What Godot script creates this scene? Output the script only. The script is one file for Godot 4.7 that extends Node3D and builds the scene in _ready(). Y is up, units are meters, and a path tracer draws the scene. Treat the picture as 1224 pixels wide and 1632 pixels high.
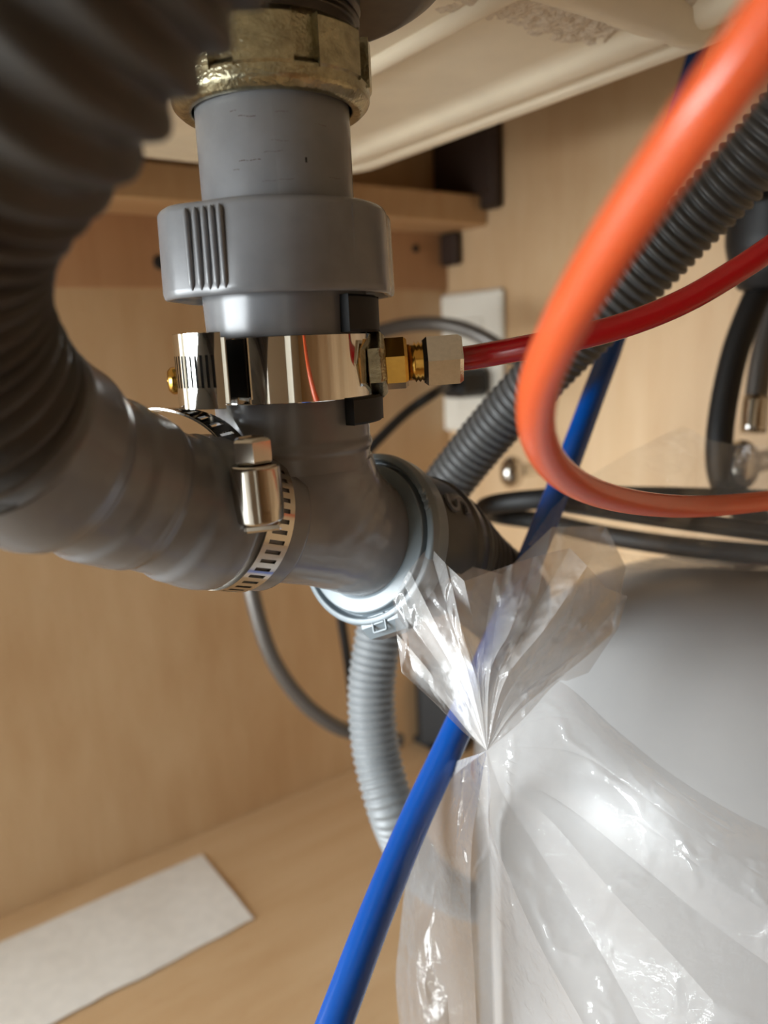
extends Node3D
# All shapes are laid out in millimetres and committed in metres.
# The camera stands at (0, H, 0) inside a sink base cabinet: back wall towards -z, side wall towards -x.

const U := 0.001
const H := 342.0
const F := 1226.0
const YAW := 54.3
const PITCH := 12.0
const ROLL := 2.6
const XL := -495.0      # inner face of the left wall
const ZB := -428.0      # inner face of the back wall
const XR := 640.0
const ZF := 150.0

var cb: Basis
var taken := {}
var M := {}
var noise := FastNoiseLite.new()


# ---------- helpers ----------
func px(x: float, y: float, d: float) -> Vector3:
	# a pixel of the 1224 x 1632 frame and a depth in mm -> a point in mm
	return cb * Vector3((x - 612.0) / F * d, -(y - 816.0) / F * d, -d) + Vector3(0, H, 0)

func numbered(n: String) -> String:
	if not taken.has(n):
		taken[n] = 0
		return n
	taken[n] += 1
	return "%s_%03d" % [n, taken[n]]

func thing(called: String, label: String, category: String, at: Vector3, group := "") -> Node3D:
	var o := Node3D.new()
	o.name = numbered(called)
	add_child(o)
	o.position = at * U
	o.set_meta("label", label)
	o.set_meta("category", category)
	if group:
		o.set_meta("group", group)
	return o

func G() -> Dictionary:
	return {"v": PackedVector3Array(), "n": PackedVector3Array(), "uv": PackedVector2Array(), "i": PackedInt32Array()}

func commit(g: Dictionary, called: String, m: Material, parent: Node3D = null, label := "") -> MeshInstance3D:
	var off := Vector3.ZERO
	if parent:
		var p: Node = parent
		while p is Node3D and p != self:
			off += (p as Node3D).position
			p = p.get_parent()
	var v: PackedVector3Array = g.v
	var lo := Vector3.INF
	var hi := -Vector3.INF
	for k in v.size():
		lo = lo.min(v[k])
		hi = hi.max(v[k])
	var c := Vector3((lo.x + hi.x) / 2, lo.y, (lo.z + hi.z) / 2)
	var w := PackedVector3Array()
	w.resize(v.size())
	for k in v.size():
		w[k] = (v[k] - c) * U
	var a := []
	a.resize(Mesh.ARRAY_MAX)
	a[Mesh.ARRAY_VERTEX] = w
	a[Mesh.ARRAY_NORMAL] = g.n
	a[Mesh.ARRAY_TEX_UV] = g.uv
	a[Mesh.ARRAY_INDEX] = g.i
	var am := ArrayMesh.new()
	am.add_surface_from_arrays(Mesh.PRIMITIVE_TRIANGLES, a)
	var o := MeshInstance3D.new()
	o.mesh = am
	o.material_override = m
	if parent:
		o.name = called
		parent.add_child(o, true)
	else:
		o.name = numbered(called)
		add_child(o)
	o.position = c * U - off
	if label:
		o.set_meta("label", label)
	return o

func solo(g: Dictionary, called: String, m: Material, label: String, category: String, group := "") -> MeshInstance3D:
	var o := commit(g, called, m, null, label)
	o.set_meta("category", category)
	if group:
		o.set_meta("group", group)
	return o

func struct(g: Dictionary, called: String, m: Material, label: String) -> MeshInstance3D:
	var o := commit(g, called, m, null, label)
	o.set_meta("kind", "structure")
	o.set_meta("category", called.get_slice("_", 0))
	return o

# a grid of nu x nv points (u runs fastest); smooth normals weighted by area; flat gives facets
func add_grid(g: Dictionary, p: PackedVector3Array, nu: int, nv: int, wrap := false, flip := false, flat := false, us := 1.0, vs := 1.0) -> void:
	var cu := nu if wrap else nu - 1
	if flat:
		for j in nv - 1:
			for i in cu:
				var a := p[j * nu + i]
				var b := p[j * nu + (i + 1) % nu]
				var c := p[(j + 1) * nu + (i + 1) % nu]
				var d := p[(j + 1) * nu + i]
				if flip:
					add_quad(g, d, c, b, a)
				else:
					add_quad(g, a, b, c, d)
		return
	var nw := nu + 1 if wrap else nu
	var base: int = g.v.size()
	var nn := PackedVector3Array()
	nn.resize(nw * nv)
	var idx := PackedInt32Array()
	var vv := PackedVector3Array()
	var uv := PackedVector2Array()
	vv.resize(nw * nv)
	uv.resize(nw * nv)
	for j in nv:
		for i in nw:
			vv[j * nw + i] = p[j * nu + i % nu]
			uv[j * nw + i] = Vector2(us * i / float(nw - 1), vs * j / float(nv - 1))
	for j in nv - 1:
		for i in cu:
			var a := j * nw + i
			var b := a + 1
			var c := a + nw + 1
			var d := a + nw
			var fn := (vv[c] - vv[a]).cross(vv[d] - vv[b])
			if flip:
				fn = -fn
			nn[a] += fn
			nn[b] += fn
			nn[c] += fn
			nn[d] += fn
			# front faces run clockwise
			if flip:
				for q in [a, b, c, a, c, d]:
					idx.append(base + q)
			else:
				for q in [a, c, b, a, d, c]:
					idx.append(base + q)
	if wrap:
		for j in nv:
			var s := nn[j * nw] + nn[j * nw + nu]
			nn[j * nw] = s
			nn[j * nw + nu] = s
	for k in nn.size():
		nn[k] = nn[k].normalized() if nn[k].length_squared() > 1e-18 else Vector3.UP
	g.v.append_array(vv)
	g.n.append_array(nn)
	g.uv.append_array(uv)
	g.i.append_array(idx)

# corners counter-clockwise as seen from outside
func add_quad(g: Dictionary, a: Vector3, b: Vector3, c: Vector3, d: Vector3) -> void:
	var n := (c - a).cross(d - b)
	if n.length_squared() < 1e-18:
		return
	n = n.normalized()
	var k: int = g.v.size()
	for q in [a, b, c, d]:
		g.v.append(q)
		g.n.append(n)
	for q in [Vector2(0, 0), Vector2(1, 0), Vector2(1, 1), Vector2(0, 1)]:
		g.uv.append(q)
	for q in [0, 2, 1, 0, 3, 2]:
		g.i.append(k + q)

func add_tri(g: Dictionary, a: Vector3, b: Vector3, c: Vector3) -> void:
	var n := (b - a).cross(c - a)
	if n.length_squared() < 1e-18:
		return
	n = n.normalized()
	var k: int = g.v.size()
	for q in [a, b, c]:
		g.v.append(q)
		g.n.append(n)
		g.uv.append(Vector2.ZERO)
	for q in [0, 2, 1]:
		g.i.append(k + q)

# a box with chamfered edges, centred on t's origin
func add_box(g: Dictionary, t: Transform3D, s: Vector3, bev := 0.6) -> void:
	var h := s / 2
	bev = minf(bev, minf(h.x, minf(h.y, h.z)) * 0.9)
	var e := func(ax: int, sx: int, sy: int, sz: int) -> Vector3:
		# the corner point that lies on the face across axis ax
		var q := Vector3(sx * (h.x - bev), sy * (h.y - bev), sz * (h.z - bev))
		q[ax] += bev * [sx, sy, sz][ax]
		return t * q
	for ax in 3:
		var b := (ax + 1) % 3
		var c := (ax + 2) % 3
		for s0 in [-1, 1]:
			var q := []
			for k in [[-1, -1], [1, -1], [1, 1], [-1, 1]]:
				var sg := [0, 0, 0]
				sg[ax] = s0
				sg[b] = k[0]
				sg[c] = k[1]
				q.append(e.call(ax, sg[0], sg[1], sg[2]))
			if s0 > 0:
				add_quad(g, q[0], q[1], q[2], q[3])
			else:
				add_quad(g, q[3], q[2], q[1], q[0])
		# edges between face b and face c, running along ax
		for s1 in [-1, 1]:
			for s2 in [-1, 1]:
				var q := []
				for k in [[b, -1], [b, 1], [c, 1], [c, -1]]:
					var sg := [0, 0, 0]
					sg[ax] = k[1]
					sg[b] = s1
					sg[c] = s2
					q.append(e.call(k[0], sg[0], sg[1], sg[2]))
				if s1 * s2 < 0:
					add_quad(g, q[0], q[1], q[2], q[3])
				else:
					add_quad(g, q[3], q[2], q[1], q[0])
	for sx in [-1, 1]:
		for sy in [-1, 1]:
			for sz in [-1, 1]:
				var a: Vector3 = e.call(0, sx, sy, sz)
				var b: Vector3 = e.call(1, sx, sy, sz)
				var c: Vector3 = e.call(2, sx, sy, sz)
				if sx * sy * sz > 0:
					add_tri(g, a, b, c)
				else:
					add_tri(g, a, c, b)

func slab(lo: Vector3, hi: Vector3, bev := 0.6) -> Dictionary:
	var g := G()
	add_box(g, Transform3D(Basis(), (lo + hi) / 2), (hi - lo).abs(), bev)
	return g

# rounds the corners of a profile
func rounded(p: Array, r := 0.6, n := 3) -> Array:
	var out := [p[0]]
	for k in range(1, p.size() - 1):
		var a: Vector2 = p[k - 1]
		var b: Vector2 = p[k]
		var c: Vector2 = p[k + 1]
		var r1 := minf(r, minf(a.distance_to(b), b.distance_to(c)) * 0.45)
		var s := b + (a - b).normalized() * r1
		var e := b + (c - b).normalized() * r1
		for i in n + 1:
			var t := i / float(n)
			out.append(s.lerp(b, t).lerp(b.lerp(e, t), t))
	out.append(p[-1])
	return out

# turns a profile of (radius, height) about t's y axis; shape(angle, radius, height) may change the radius
func add_lathe(g: Dictionary, t: Transform3D, prof: Array, segs := 64, shape = null, flat := false, us := 1.0) -> void:
	var pts := PackedVector3Array()
	for q in prof:
		for i in segs:
			var a := TAU * i / segs
			var r: float = q.x
			if shape != null:
				r = shape.call(a, q.x, q.y)
			pts.append(t * Vector3(sin(a) * r, q.y, cos(a) * r))
	# profile runs upward -> outward normals
	add_grid(g, pts, segs, prof.size(), true, false, flat, us)

# a curved solid plate about t's y axis, angles measured from +z towards +x
func add_arc_plate(g: Dictionary, t: Transform3D, a0: float, a1: float, y0: float, y1: float, r0: float, r1: float, n := 8, bev := 0.12) -> void:
	var ring := [Vector2(r0, y0), Vector2(r1, y0), Vector2(r1, y1), Vector2(r0, y1)]
	if bev > 0:
		ring = [Vector2(r0, y0), Vector2(r1 - bev, y0), Vector2(r1, y0 + bev), Vector2(r1, y1 - bev), Vector2(r1 - bev, y1), Vector2(r0, y1)]
	for k in ring.size():
		var p: Vector2 = ring[k]
		var q: Vector2 = ring[(k + 1) % ring.size()]
		var pts := PackedVector3Array()
		for e in [p, q]:
			for i in n + 1:
				var a := lerpf(a0, a1, i / float(n))
				pts.append(t * Vector3(sin(a) * e.x, e.y, cos(a) * e.x))
		add_grid(g, pts, n + 1, 2)
	for a in [a0, a1]:
		var c := []
		for e in [Vector2(r0, y0), Vector2(r1, y0), Vector2(r1, y1), Vector2(r0, y1)]:
			c.append(t * Vector3(sin(a) * e.x, e.y, cos(a) * e.x))
		if a == a0:
			add_quad(g, c[3], c[2], c[1], c[0])
		else:
			add_quad(g, c[0], c[1], c[2], c[3])

func smooth_path(p: Array, step: float) -> PackedVector3Array:
	# Catmull-Rom through the points, resampled at even steps
	var fine := PackedVector3Array()
	for k in p.size() - 1:
		var a: Vector3 = p[maxi(k - 1, 0)] if k > 0 else p[0] * 2 - p[1]
		var b: Vector3 = p[k]
		var c: Vector3 = p[k + 1]
		var d: Vector3 = p[k + 2] if k + 2 < p.size() else p[k + 1] * 2 - p[k]
		for i in 24:
			var t := i / 24.0
			fine.append(0.5 * ((2 * b) + (c - a) * t + (2 * a - 5 * b + 4 * c - d) * t * t + (3 * b - a - 3 * c + d) * t * t * t))
	fine.append(p[-1])
	var total := 0.0
	for k in fine.size() - 1:
		total += fine[k].distance_to(fine[k + 1])
	var n := maxi(2, int(round(total / step)))
	var out := PackedVector3Array()
	var k := 0
	var at := 0.0
	var seg := fine[0].distance_to(fine[1])
	for i in n + 1:
		var want := total * i / n
		while k < fine.size() - 2 and at + seg < want:
			at += seg
			k += 1
			seg = fine[k].distance_to(fine[k + 1])
		out.append(fine[k].lerp(fine[k + 1], clampf((want - at) / maxf(seg, 1e-9), 0, 1)))
	return out

# sweeps a circle along a path; rad(s, total) gives the radius at arc length s
func add_tube(g: Dictionary, p: Array, r: float, step := 2.0, segs := 20, rad = null, cap := true, ell := 1.0) -> void:
	var path := smooth_path(p, step)
	var n := path.size()
	var up := Vector3.UP
	var pts := PackedVector3Array()
	var s := 0.0
	var total := 0.0
	for k in n - 1:
		total += path[k].distance_to(path[k + 1])
	var prev := (path[1] - path[0]).normalized()
	if absf(prev.dot(up)) > 0.9:
		up = Vector3.RIGHT
	var side := up.cross(prev).normalized()
	if cap:
		for i in segs:
			pts.append(path[0])
	for k in n:
		var tan := (path[mini(k + 1, n - 1)] - path[maxi(k - 1, 0)]).normalized()
		var ax := prev.cross(tan)
		if ax.length() > 1e-6:
			side = side.rotated(ax.normalized(), prev.angle_to(tan))
		prev = tan
		var up2 := tan.cross(side).normalized()
		if k > 0:
			s += path[k].distance_to(path[k - 1])
		var rr := r
		if rad != null:
			rr = rad.call(s, total)
		for i in segs:
			var a := TAU * i / segs
			pts.append(path[k] + (side * cos(a) * ell + up2 * sin(a)) * rr)
	if cap:
		for i in segs:
			pts.append(path[n - 1])
	add_grid(g, pts, segs, n + (2 if cap else 0), true, false, false, 1.0, total / 40.0)

func rib(pitch: float, depth: float, r: float) -> Callable:
	return func(s: float, _t: float) -> float:
		var c := 0.5 + 0.5 * cos(TAU * s / pitch)
		return r - depth * (1.0 - pow(c, 0.7))

func axis_frame(o: Vector3, y: Vector3, hint: Vector3) -> Transform3D:
	# y along the axis, z as near to hint as can be
	y = y.normalized()
	var x := y.cross(hint).normalized()
	return Transform3D(Basis(x, y, x.cross(y)), o)

# meshes the zero level of field(point) with surface nets
func add_field(g: Dictionary, field: Callable, lo: Vector3, hi: Vector3, cell: float) -> void:
	var n := Vector3i(((hi - lo) / cell).ceil()) + Vector3i.ONE
	var val := PackedFloat32Array()
	val.resize(n.x * n.y * n.z)
	var at := 0
	for z in n.z:
		for y in n.y:
			for x in n.x:
				val[at] = field.call(lo + Vector3(x, y, z) * cell)
				at += 1
	var vid := PackedInt32Array()
	vid.resize(val.size())
	vid.fill(-1)
	var sx := 1
	var sy := n.x
	var sz := n.x * n.y
	var co := [0, sx, sy, sx + sy, sz, sx + sz, sy + sz, sx + sy + sz]
	var edges := [[0, 1], [2, 3], [4, 5], [6, 7], [0, 2], [1, 3], [4, 6], [5, 7], [0, 4], [1, 5], [2, 6], [3, 7]]
	var base: int = g.v.size()
	var count := 0
	for z in n.z - 1:
		for y in n.y - 1:
			for x in n.x - 1:
				var o := x + y * sy + z * sz
				var neg := 0
				for c in co:
					if val[o + c] < 0:
						neg += 1
				if neg == 0 or neg == 8:
					continue
				var sum := Vector3.ZERO
				var hits := 0
				for e in edges:
					var a := val[o + co[e[0]]]
					var b := val[o + co[e[1]]]
					if (a < 0) != (b < 0):
						var pa := Vector3(e[0] & 1, (e[0] >> 1) & 1, e[0] >> 2)
						var pb := Vector3(e[1] & 1, (e[1] >> 1) & 1, e[1] >> 2)
						sum += pa.lerp(pb, a / (a - b))
						hits += 1
				var p := lo + (Vector3(x, y, z) + sum / hits) * cell
				var h := cell * 0.5
				var gr := Vector3(field.call(p + Vector3(h, 0, 0)) - field.call(p - Vector3(h, 0, 0)), field.call(p + Vector3(0, h, 0)) - field.call(p - Vector3(0, h, 0)), field.call(p + Vector3(0, 0, h)) - field.call(p - Vector3(0, 0, h))).normalized()
				p -= gr * float(field.call(p)) * 0.8
				g.v.append(p)
				g.n.append(gr)
				g.uv.append(Vector2(p.x, p.y) / 40.0)
				vid[o] = base + count
				count += 1
	for z in range(1, n.z - 1):
		for y in range(1, n.y - 1):
			for x in range(1, n.x - 1):
				var o := x + y * sy + z * sz
				for ax in 3:
					var st: int = [sx, sy, sz][ax]
					var a := val[o]
					var b := val[o + st]
					if (a < 0) == (b < 0):
						continue
					var u: int = [sy, sz, sx][ax]
					var w: int = [sz, sx, sy][ax]
					var q := [vid[o - u - w], vid[o - w], vid[o], vid[o - u]]
					if q.min() < 0:
						continue
					if a < 0:
						for k in [0, 2, 1, 0, 3, 2]:
							g.i.append(q[k])
					else:
						for k in [0, 1, 2, 0, 2, 3]:
							g.i.append(q[k])

func capsule(p: Vector3, a: Vector3, b: Vector3, r: float) -> float:
	var ab := b - a
	var t := clampf((p - a).dot(ab) / ab.length_squared(), 0, 1)
	return p.distance_to(a + ab * t) - r

func smin(a: float, b: float, k: float) -> float:
	var h := maxf(k - absf(a - b), 0.0) / k
	return minf(a, b) - h * h * k * 0.25


# ---------- materials ----------
func noise_tex(seed_: int, freq: float, lo: float, hi: float, octaves := 4, size := 512) -> ImageTexture:
	var f := FastNoiseLite.new()
	f.seed = seed_
	f.frequency = freq
	f.fractal_octaves = octaves
	var im := f.get_seamless_image(size, size)
	for y in size:
		for x in size:
			var c := lerpf(lo, hi, im.get_pixel(x, y).r)
			im.set_pixel(x, y, Color(c, c, c))
	return ImageTexture.create_from_image(im)

func mat(c: Color, rough := 0.5, metal := 0.0, spec := 0.5) -> StandardMaterial3D:
	var m := StandardMaterial3D.new()
	m.albedo_color = c
	m.roughness = rough
	m.metallic = metal
	m.metallic_specular = spec
	return m

func with_noise(m: StandardMaterial3D, albedo: Texture2D, scale: float, rough: Texture2D = null, bump: Texture2D = null, bump_cm := 0.0) -> StandardMaterial3D:
	m.uv1_triplanar = true
	m.uv1_world_triplanar = true
	m.uv1_scale = Vector3.ONE * scale
	m.albedo_texture = albedo
	if rough:
		m.roughness_texture = rough
		m.roughness_texture_channel = BaseMaterial3D.TEXTURE_CHANNEL_RED
	if bump:
		m.heightmap_enabled = true
		m.heightmap_texture = bump
		m.heightmap_scale = bump_cm
	return m

func wood_tex(base: Color, dark: Color, seed_: int, freq_across: float, freq_along: float) -> ImageTexture:
	# maple veneer: soft streaks along v, a few pores and faint cathedral bands
	var n := 1024
	var im := Image.create(n, n, false, Image.FORMAT_RGB8)
	var f := FastNoiseLite.new()
	f.seed = seed_
	f.frequency = 1.0
	f.fractal_octaves = 4
	var f2 := FastNoiseLite.new()
	f2.seed = seed_ + 7
	f2.frequency = 1.0
	f2.fractal_octaves = 2
	for y in n:
		for x in n:
			# tiles by walking a torus in noise space
			var u := TAU * x / n
			var v := TAU * y / n
			var q := Vector3(cos(u) * freq_across, sin(u) * freq_across, cos(v) * freq_along)
			var a := f.get_noise_3d(q.x, q.y, q.z + sin(v) * freq_along * 0.7)
			var b := f2.get_noise_3d(q.x * 0.12 + 9.0, q.y * 0.12, q.z * 0.6 + sin(v) * freq_along * 0.4)
			var fleck := f.get_noise_3d(q.x * 5.0, q.y * 5.0 + 3.0, q.z * 6.0)
			var t := clampf(0.38 + a * 0.42 + b * 0.55 + maxf(fleck - 0.25, 0.0) * 0.7, 0, 1)
			im.set_pixel(x, y, base.lerp(dark, t))
	return ImageTexture.create_from_image(im)

func pipe_tex() -> ImageTexture:
	# grey plastic tailpipe: brown rub marks, hairline scratches, a dark nick
	var n := 1024
	var im := Image.create(n, n, false, Image.FORMAT_RGB8)
	var base := Color(0.47, 0.475, 0.485)
	var f := FastNoiseLite.new()
	f.seed = 5
	f.frequency = 0.012
	var r := RandomNumberGenerator.new()
	r.seed = 21
	for y in n:
		for x in n:
			var k := 1.0 + 0.06 * f.get_noise_2d(x * 0.8, y * 0.2) + r.randf_range(-0.012, 0.012)
			im.set_pixel(x, y, base * k)
	# marks by (angle from the room side in degrees, share of the height from below, length in degrees)
	for s in [[-24, 0.76, 13, 0.8], [-30, 0.80, 5, 0.7], [-26, 0.42, 16, 1.0], [-31, 0.36, 5, 0.6], [-8, 0.47, 14, 0.5], [2, 0.77, 9, 0.4], [-2, 0.56, 12, 0.4], [30, 0.70, 10, 0.4], [-10, 0.25, 22, 0.3], [40, 0.3, 14, 0.3]]:
		var x0: float = fposmod(s[0] / 360.0, 1.0) * n
		var y0: float = s[1] * n
		var ln: float = s[2] / 360.0 * n
		var wob := r.randf_range(-0.5, 0.5)
		for i in int(ln):
			if r.randf() < 0.22:
				continue
			for w in 9:
				var y := int(y0 + sin(i * 0.21) * 3.0 + i * wob + w)
				var x := int(x0 + i) % n
				var c := im.get_pixel(x, posmod(y, n))
				im.set_pixel(x, posmod(y, n), c.lerp(Color(0.22, 0.15, 0.11), s[3] * r.randf_range(0.2, 0.75)))
	for y in range(int(0.40 * n), int(0.44 * n)):
		for x in range(int(n * 21 / 360.0), int(n * 22.2 / 360.0)):
			im.set_pixel(x, y, Color(0.08, 0.07, 0.06))
	# the rubbed rim under the nut
	for i in 500:
		var x := posmod(int(n * r.randf_range(-60, 62) / 360.0), n)
		var y := int(n * (0.955 + r.randf() * 0.04))
		for w in r.randi_range(1, 6):
			im.set_pixel(posmod(x + w, n), mini(y, n - 1), Color(0.2, 0.14, 0.1))
	return ImageTexture.create_from_image(im)

func make_materials() -> void:
	var wood := wood_tex(Color(0.80, 0.68, 0.53), Color(0.74, 0.60, 0.44), 3, 5.0, 1.1)
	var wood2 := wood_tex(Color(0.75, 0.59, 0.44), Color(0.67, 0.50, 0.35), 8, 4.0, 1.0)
	var speck := noise_tex(4, 0.03, 0.88, 1.0)
	var blotch := noise_tex(12, 0.012, 0.7, 1.0, 5)
	M.wood = with_noise(mat(Color.WHITE, 0.55), wood, 1.6)
	M.wood_rail_shade = with_noise(mat(Color.WHITE, 0.55), wood2, 2.2)  # browner veneer copy with the shade under the rail in its colour
	M.wood_rail = with_noise(mat(Color(1.0, 0.97, 0.93), 0.5), wood, 2.6)
	M.brown_plate = with_noise(mat(Color(0.2, 0.13, 0.085), 0.6), speck, 20.0)
	M.paper = with_noise(mat(Color(0.9, 0.885, 0.86), 0.9), noise_tex(15, 0.02, 0.95, 1.0, 4), 9.0)
	M.cream = with_noise(mat(Color(0.97, 0.925, 0.83), 0.42), noise_tex(18, 0.01, 0.95, 1.0), 5.0)
	M.cream_rough = with_noise(mat(Color(0.93, 0.875, 0.79), 0.5), speck, 30.0, null, noise_tex(31, 0.02, 0.0, 1.0, 5), 0.1)
	M.cream_rough.uv1_scale = Vector3.ONE * 22.0
	M.steel_dark = with_noise(mat(Color(0.34, 0.32, 0.30), 0.38, 1.0), speck, 12.0)
	M.brass_old = with_noise(mat(Color(0.78, 0.75, 0.63), 0.28, 1.0), blotch, 35.0, null, noise_tex(33, 0.05, 0.0, 1.0, 4), 0.02)
	M.pipe = mat(Color.WHITE, 0.26)
	M.pipe.albedo_texture = pipe_tex()
	M.plastic = with_noise(mat(Color(0.48, 0.485, 0.495), 0.24), noise_tex(41, 0.02, 0.93, 1.0), 14.0)
	M.plastic_soft = with_noise(mat(Color(0.48, 0.485, 0.495), 0.2), noise_tex(42, 0.02, 0.94, 1.0), 14.0)
	M.plastic_ring = with_noise(mat(Color(0.45, 0.49, 0.515), 0.28), noise_tex(43, 0.02, 0.95, 1.0), 14.0)
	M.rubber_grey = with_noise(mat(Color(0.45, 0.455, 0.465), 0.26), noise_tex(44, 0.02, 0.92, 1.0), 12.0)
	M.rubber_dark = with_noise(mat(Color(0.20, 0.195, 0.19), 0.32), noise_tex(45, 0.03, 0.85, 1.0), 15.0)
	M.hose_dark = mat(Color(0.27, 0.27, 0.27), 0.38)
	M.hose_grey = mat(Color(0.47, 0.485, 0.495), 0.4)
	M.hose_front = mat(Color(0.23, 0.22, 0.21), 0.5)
	M.black = mat(Color(0.035, 0.033, 0.032), 0.6)
	M.black_gloss = mat(Color(0.03, 0.03, 0.03), 0.25)
	M.black_soft = with_noise(mat(Color(0.10, 0.105, 0.11), 0.5), speck, 20.0)
	M.chrome = mat(Color(0.86, 0.85, 0.83), 0.06, 1.0)
	M.steel = mat(Color(0.72, 0.70, 0.67), 0.16, 1.0)
	M.nickel = with_noise(mat(Color(0.86, 0.85, 0.83), 0.13, 1.0), speck, 40.0, null, noise_tex(35, 0.06, 0.0, 1.0, 3), 0.0015)
	M.brass = with_noise(mat(Color(0.80, 0.62, 0.30), 0.22, 1.0), speck, 40.0)
	M.red = mat(Color(0.60, 0.05, 0.07), 0.25)
	M.red.subsurf_scatter_enabled = true
	M.red.subsurf_scatter_strength = 0.15
	M.orange = mat(Color(0.82, 0.35, 0.19), 0.24)
	M.orange.subsurf_scatter_enabled = true
	M.orange.subsurf_scatter_strength = 0.2
	M.blue = mat(Color(0.03, 0.28, 0.60), 0.25)
	M.white = with_noise(mat(Color(0.62, 0.615, 0.61), 0.3), noise_tex(51, 0.01, 0.97, 1.0), 6.0)
	M.outlet = mat(Color(0.88, 0.86, 0.81), 0.4)
	M.braid = with_noise(mat(Color(0.50, 0.48, 0.46), 0.4, 0.6), noise_tex(61, 0.12, 0.6, 1.0, 2), 60.0)
	M.film = mat(Color(0.80, 0.80, 0.81, 0.12), 0.10)
	M.film.transparency = BaseMaterial3D.TRANSPARENCY_ALPHA
	M.film.normal_enabled = true
	M.film.uv1_triplanar = true
	M.film.uv1_world_triplanar = true
	M.film.uv1_scale = Vector3.ONE * 14.0
	var cr := FastNoiseLite.new()
	cr.seed = 71
	cr.noise_type = FastNoiseLite.TYPE_CELLULAR
	cr.cellular_return_type = FastNoiseLite.RETURN_DISTANCE2_SUB
	cr.frequency = 0.012
	cr.fractal_octaves = 3
	cr.domain_warp_enabled = true
	cr.domain_warp_amplitude = 40.0
	var ci := cr.get_seamless_image(512, 512)
	ci.convert(Image.FORMAT_RGBA8)
	ci.bump_map_to_normal_map(5.0)
	M.film.normal_texture = ImageTexture.create_from_image(ci)
	M.film.normal_scale = 0.8
	M.film_thin = M.film.duplicate()
	M.film_thin.albedo_color = Color(0.85, 0.85, 0.83, 0.09)
	M.film_neck = M.film.duplicate()
	M.film_neck.albedo_color = Color(0.80, 0.795, 0.79, 0.34)
	M.film_milky = M.film.duplicate()
	M.film_milky.albedo_color = Color(0.78, 0.775, 0.77, 0.55)
	M.wall_paint = mat(Color(0.82, 0.80, 0.76), 0.7)
	M.kitchen_floor = with_noise(mat(Color(0.80, 0.78, 0.75), 0.4), speck, 3.0)


# ---------- the scene ----------
func _ready() -> void:
	cb = Basis(Vector3.UP, deg_to_rad(YAW)) * Basis(Vector3.RIGHT, -deg_to_rad(PITCH)) * Basis(Vector3.BACK, -deg_to_rad(ROLL))
	var cam := Camera3D.new()
	cam.name = "camera"
	var ca := CameraAttributesPhysical.new()
	ca.frustum_focal_length = 12.0 / (816.0 / F)
	ca.frustum_focus_distance = 0.198
	ca.frustum_near = 0.005
	ca.frustum_far = 50.0
	ca.exposure_aperture = 18.03 / 3.0
	cam.attributes = ca
	add_child(cam)
	cam.transform = Transform3D(cb, Vector3(0, H * U, 0))
	cam.current = true
	var env := Environment.new()
	env.background_mode = Environment.BG_COLOR
	env.background_color = Color(0.0, 0.0, 0.0)
	env.tonemap_mode = Environment.TONE_MAPPER_LINEAR
	env.tonemap_exposure = 0.5
	env.sdfgi_enabled = true
	env.ssao_enabled = true
	env.ssil_enabled = true
	var we := WorldEnvironment.new()
	we.name = "environment"
	we.environment = env
	add_child(we)
	# daylight through the glazed kitchen door opposite the cabinet
	var day := AreaLight3D.new()
	day.name = "window_daylight"
	day.area_size = Vector2(1.9, 1.2)
	day.light_color = Color(0.95, 0.98, 1.0)
	day.light_energy = 30.0
	day.shadow_enabled = true
	add_child(day)
	day.position = Vector3(-0.75, 0.5, 2.20)   # an area light shines along -z
	make_materials()
	build_room()
	build_sink()
	build_drain()
	build_tee()
	build_clamps()
	build_hoses()
	build_tubes()
	build_tank()
	build_bag()
	build_background()


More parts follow.
